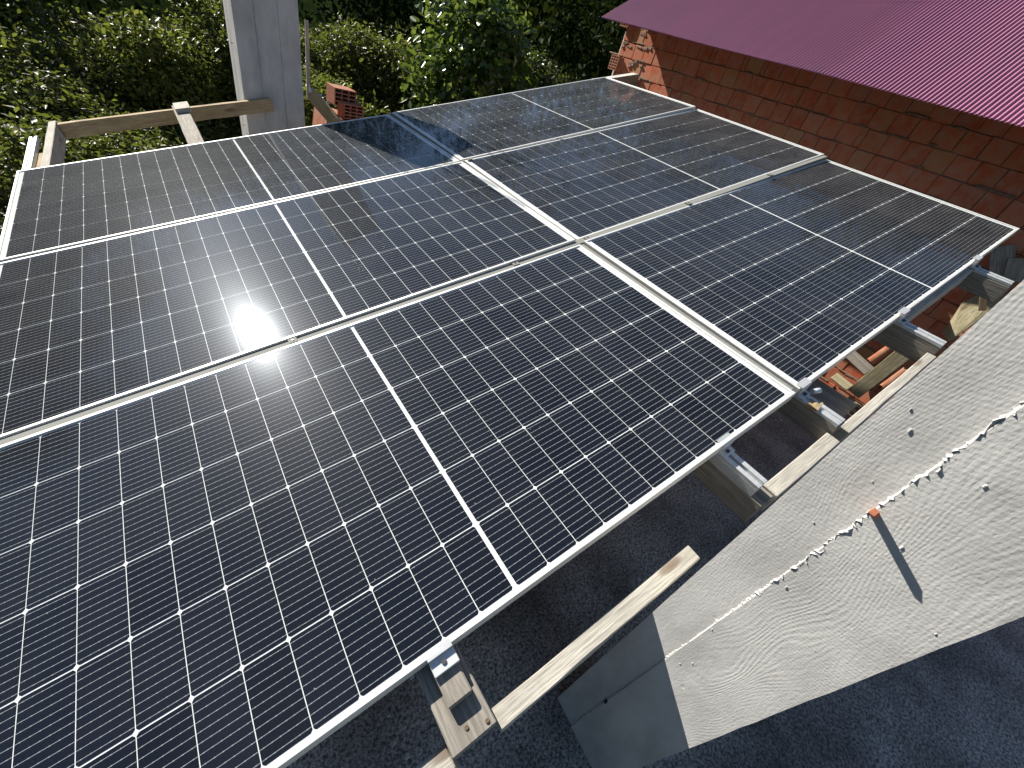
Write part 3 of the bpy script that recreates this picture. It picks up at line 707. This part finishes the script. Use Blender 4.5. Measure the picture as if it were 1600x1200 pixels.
# ------------------------------------------------------------------ trees
def leaf_mesh(name, pts, size, mat_, upbias=.7, aspect=.5, seed=0, out=None, fold=.25):
    g = np.random.default_rng(seed); n_ = len(pts)
    nrm = g.normal(size=(n_, 3)) + np.array([0, 0, upbias])
    if out is not None: nrm += out * .6
    nrm /= np.linalg.norm(nrm, axis=1, keepdims=True)
    a = np.cross(nrm, g.normal(size=(n_, 3))); a /= np.linalg.norm(a, axis=1, keepdims=True) + 1e-9
    b_ = np.cross(nrm, a); s = size * g.uniform(.55, 1.3, size=(n_, 1)); wv = s * aspect
    P0 = pts; T = pts + a * s
    q1 = pts + a * s * .35 + b_ * wv * .5 + nrm * s * fold * .5; q2 = pts + a * s * .72 + b_ * wv * .36 + nrm * s * fold * .3
    r1 = pts + a * s * .35 - b_ * wv * .5 + nrm * s * fold * .5; r2 = pts + a * s * .72 - b_ * wv * .36 + nrm * s * fold * .3
    V = np.stack([P0, q1, q2, T, r2, r1], 1).reshape(-1, 3)
    base = np.arange(n_)[:, None] * 6
    F = np.concatenate([base + np.array([0, 1, 2, 3]), base + np.array([0, 3, 4, 5])], 1).reshape(-1, 4)
    me = bpy.data.meshes.new(name); nf = len(F)
    me.vertices.add(len(V)); me.vertices.foreach_set("co", V.astype(np.float32).ravel())
    me.loops.add(nf * 4); me.loops.foreach_set("vertex_index", F.astype(np.int32).ravel())
    me.polygons.add(nf); me.polygons.foreach_set("loop_start", np.arange(0, nf * 4, 4, dtype=np.int32))
    try: me.polygons.foreach_set("loop_total", np.full(nf, 4, dtype=np.int32))
    except Exception: pass
    me.update(calc_edges=True); me.validate(); me.materials.append(mat_); return me
def crown_points(lobes, twigs, per, spread, seed):
    """twig clusters in the outer shell of several lobes; each twig carries a spray of leaves"""
    g = np.random.default_rng(seed); P, O = [], []
    vol = np.array([max(rx * ry, .01) * rz for (_, _, _, rx, ry, rz) in lobes]) ** .67; vol /= vol.sum()
    for (x, y, z, rx, ry, rz), f in zip(lobes, vol):
        k = int(twigs * f) + 1; d = g.normal(size=(k, 3)); d /= np.linalg.norm(d, axis=1, keepdims=True)
        d[:, 2] = np.where(d[:, 2] < -.35, -d[:, 2], d[:, 2])
        lump = 1 + .16 * np.sin(d[:, 0] * 5 + seed) * np.cos(d[:, 1] * 6) + .10 * np.sin(d[:, 2] * 9 + d[:, 0] * 7)
        rad = g.uniform(.45, 1.05, size=(k, 1)) ** .5 * lump[:, None]
        c = np.array([x, y, z]) + d * rad * np.array([rx, ry, rz])
        keep = g.random(k) > .12; c = c[keep]; dd = d[keep]
        q = np.repeat(c, per, 0) + g.normal(size=(len(c) * per, 3)) * spread * np.array([1, 1, .55]); P.append(q); O.append(np.repeat(dd, per, 0))
    return np.concatenate(P), np.concatenate(O)
def tree(name, center, lobes, size, mat_, lab, cat="tree", twigs=420, per=22, spread=.16, seed=1, upbias=.8, aspect=.5, group=None, stem=.09):
    cx_, cy_, cz_ = center; gz = ground(cx_, cy_) - .15
    root = empty(name, Matrix.Translation((cx_, cy_, gz))); tag(root, lab, cat, group)
    base = np.array([cx_, cy_, gz])
    lb = [(x - cx_, y - cy_, z - gz, rx, ry, rz) for (x, y, z, rx, ry, rz) in lobes]
    P, O = crown_points(lb, twigs, per, spread, seed)
    link("crown", leaf_mesh("crown", P, size, mat_, upbias, aspect, seed, O), root)
    bm = bmesh.new(); r = random.Random(seed); hgt = max(cz_ - gz, .6)
    fork = Vector((r.uniform(-.15, .15), r.uniform(-.15, .15), hgt * .45))
    add_tube(bm, [(0, 0, -.3), (fork.x * .5, fork.y * .5, hgt * .25), fork], [stem, stem * .85, stem * .7], 7)
    for (x, y, z, rx, ry, rz) in lb:
        tip = Vector((x, y, z + rz * .5)); md = fork.lerp(tip, .5) + Vector((r.uniform(-.2, .2), r.uniform(-.2, .2), -.1))
        add_tube(bm, [fork, md, tip], [stem * .6, stem * .4, stem * .12], 6)
        for _ in range(5):
            t2 = Vector((x + r.uniform(-1, 1) * rx * .8, y + r.uniform(-1, 1) * ry * .8, z + r.uniform(-.2, .9) * rz))
            add_tube(bm, [md, md.lerp(t2, .55) + Vector((0, 0, .08)), t2], [stem * .28, stem * .16, stem * .05], 5)
    done("trunk", bm, M_BARK, root)
    return root
def lobes_round(c, r, k, seed, flat=.8):
    g = random.Random(seed); out = [(c[0], c[1], c[2] - r * .2, r * .8, r * .8, r * flat)]
    for _ in range(k):
        a = g.uniform(0, 2 * math.pi); e = g.uniform(-.3, .8); rr = r * g.uniform(.35, .6)
        out.append((c[0] + math.cos(a) * r * .7, c[1] + math.sin(a) * r * .7, c[2] + e * r * .55 - .1, rr, rr, rr * flat))
    return out
SPEC = [  # centre, radius, leaf, size, label, twigs, seed
    ((-.55, 9.4, -1.15), 1.15, LEAF_OLIVE, .085, "olive green tree crown at the top left, brightest along its upper edge", 620, 21),
    ((1.55, 10.3, -.75), 1.15, LEAF_LIGHT, .085, "yellow green tree crown just left of the pillar, high in the view", 620, 22),
    ((-1.0, 7.5, -1.7), 1.25, LEAF_OLIVE, .085, "olive tree crown at the left edge, level with the corner of the array", 680, 23),
    ((.75, 8.2, -1.65), 1.15, LEAF_OLIVE, .08, "speckled olive tree crown above the timber cross beam", 640, 24),
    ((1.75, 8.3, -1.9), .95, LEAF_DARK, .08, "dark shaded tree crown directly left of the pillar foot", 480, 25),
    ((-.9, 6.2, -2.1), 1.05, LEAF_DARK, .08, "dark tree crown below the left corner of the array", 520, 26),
    ((.6, 6.7, -2.1), 1.0, LEAF_LIGHT, .075, "light green crown seen through the opening under the cross beam", 560, 27),
    ((1.75, 6.3, -2.2), .9, LEAF_OLIVE, .075, "low olive bush visible between cross beam and panels at the pillar", 420, 28),
    ((3.55, 9.5, -.35), 1.15, LEAF_OLIVE, .085, "olive tree crown just right of the pillar top", 620, 29),
    ((3.85, 8.0, -.85), 1.05, LEAF_LIGHT, .08, "bright yellow green tree crown behind the two hollow bricks", 620, 30),
    ((4.35, 7.2, -1.05), .95, LEAF_LIGHT, .075, "light green crown low between hollow bricks and fig tree", 520, 31),
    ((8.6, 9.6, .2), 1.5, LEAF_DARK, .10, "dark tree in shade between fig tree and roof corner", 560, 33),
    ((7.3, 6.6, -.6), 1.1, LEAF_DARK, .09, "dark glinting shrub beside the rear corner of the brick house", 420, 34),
    ((.45, 10.6, -1.0), 1.05, LEAF_OLIVE, .085, "rounded olive crown high between the left corner tree and the one by the pillar", 560, 36),
    ((-.1, 8.6, -1.5), 1.0, LEAF_LIGHT, .08, "yellow green crown in the middle of the trees left of the pillar", 560, 37),
    ((2.9, 10.4, -.2), 1.1, LEAF_OLIVE, .085, "olive crown half hidden behind the pillar, toward its right", 520, 38),
    ((4.7, 9.0, .1), 1.0, LEAF_OLIVE, .085, "olive crown filling the gap left of the fig tree", 520, 39),
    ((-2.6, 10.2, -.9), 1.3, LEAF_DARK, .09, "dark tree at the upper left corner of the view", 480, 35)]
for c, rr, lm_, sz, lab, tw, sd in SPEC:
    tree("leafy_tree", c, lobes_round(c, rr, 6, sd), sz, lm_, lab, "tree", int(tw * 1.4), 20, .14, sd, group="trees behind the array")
c = (5.45, 7.5, .35)
tree("fig_tree", c, [(5.35, 7.6, .85, .8, .8, .75), (5.0, 7.3, .55, .55, .6, .5), (5.9, 7.4, .45, .6, .6, .6), (5.3, 7.0, -.1, .75, .7, .6), (6.15, 7.1, .0, .55, .55, .5), (5.6, 7.7, 1.3, .55, .55, .5), (4.75, 7.4, .1, .5, .5, .45), (5.9, 7.6, .95, .5, .5, .5)], .15, LEAF_FIG, "broad leaved fig-like tree with big glossy leaves behind the rear panels", "tree", 620, 9, .15, 32, .9, .55)
def far_woods():
    g = np.random.default_rng(3); lobes = []
    for _ in range(330):
        y = g.uniform(13.5, 42); x = g.uniform(-22, 34) * (y / 30 + .15) + 2
        r_ = g.uniform(1.3, 2.7)
        lobes.append((x, y, ground(x, y) + g.uniform(1.2, 5.2) + .06 * (y - 12) + max(0, x - 3) * .10 + g.uniform(0, 1) * .10 * y, r_, r_, r_ * g.uniform(.8, 1.3)))
    for _ in range(110):      # taller stand of trees up the slope beyond the brick house
        x = g.uniform(9, 26); y = g.uniform(3, 21)
        if x < 12 and y < 9: continue
        dd = math.hypot(x - 3, y - 2); r_ = g.uniform(1.4, 2.6); zt = g.uniform(-.1, .68) * dd
        lobes.append((x, y, zt, r_, r_, r_ * 1.1))
    P, O = crown_points(lobes, 23000, 14, .42, 5)
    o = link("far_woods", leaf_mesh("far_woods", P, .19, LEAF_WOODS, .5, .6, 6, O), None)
    tag(o, "dark shaded woodland rising on the slope behind the trees", "woodland", kind="stuff")
far_woods()
# low undergrowth on the slope
g = np.random.default_rng(9); n_ = 42000
xy = np.stack([g.uniform(-9, 14, n_), g.uniform(5.4, 17, n_)], 1)
P = np.stack([xy[:, 0], xy[:, 1], np.array([ground(a, b2) for a, b2 in xy]) + g.uniform(0, .9, n_) ** 2], 1)
o = link("undergrowth", leaf_mesh("undergrowth", P, .13, LEAF_DARK, 1.0, .45, 12), None)
tag(o, "dark green undergrowth covering the slope between the trees", "undergrowth", kind="stuff")

# crumbs of mortar and grit lying on the slab
g = random.Random(21); bm = bmesh.new()
for _ in range(420):
    x = g.uniform(.2, 4.2); y = g.uniform(-1.8, .9); q = g.choice((.003, .004, .006, .009))
    if 1.36 < x < 1.7 and -.52 < y < -.16: continue
    add_box(bm, x - q, x + q, y - q * .8, y + q * .8, FZ - .002, FZ + q, q * .3, 0, q * .35)
o = done("grit", bm, M_PILLAR, None, None, (2, -.4, FZ)); tag(o, "scattered grit and mortar crumbs on the dark slab", "grit", kind="stuff")
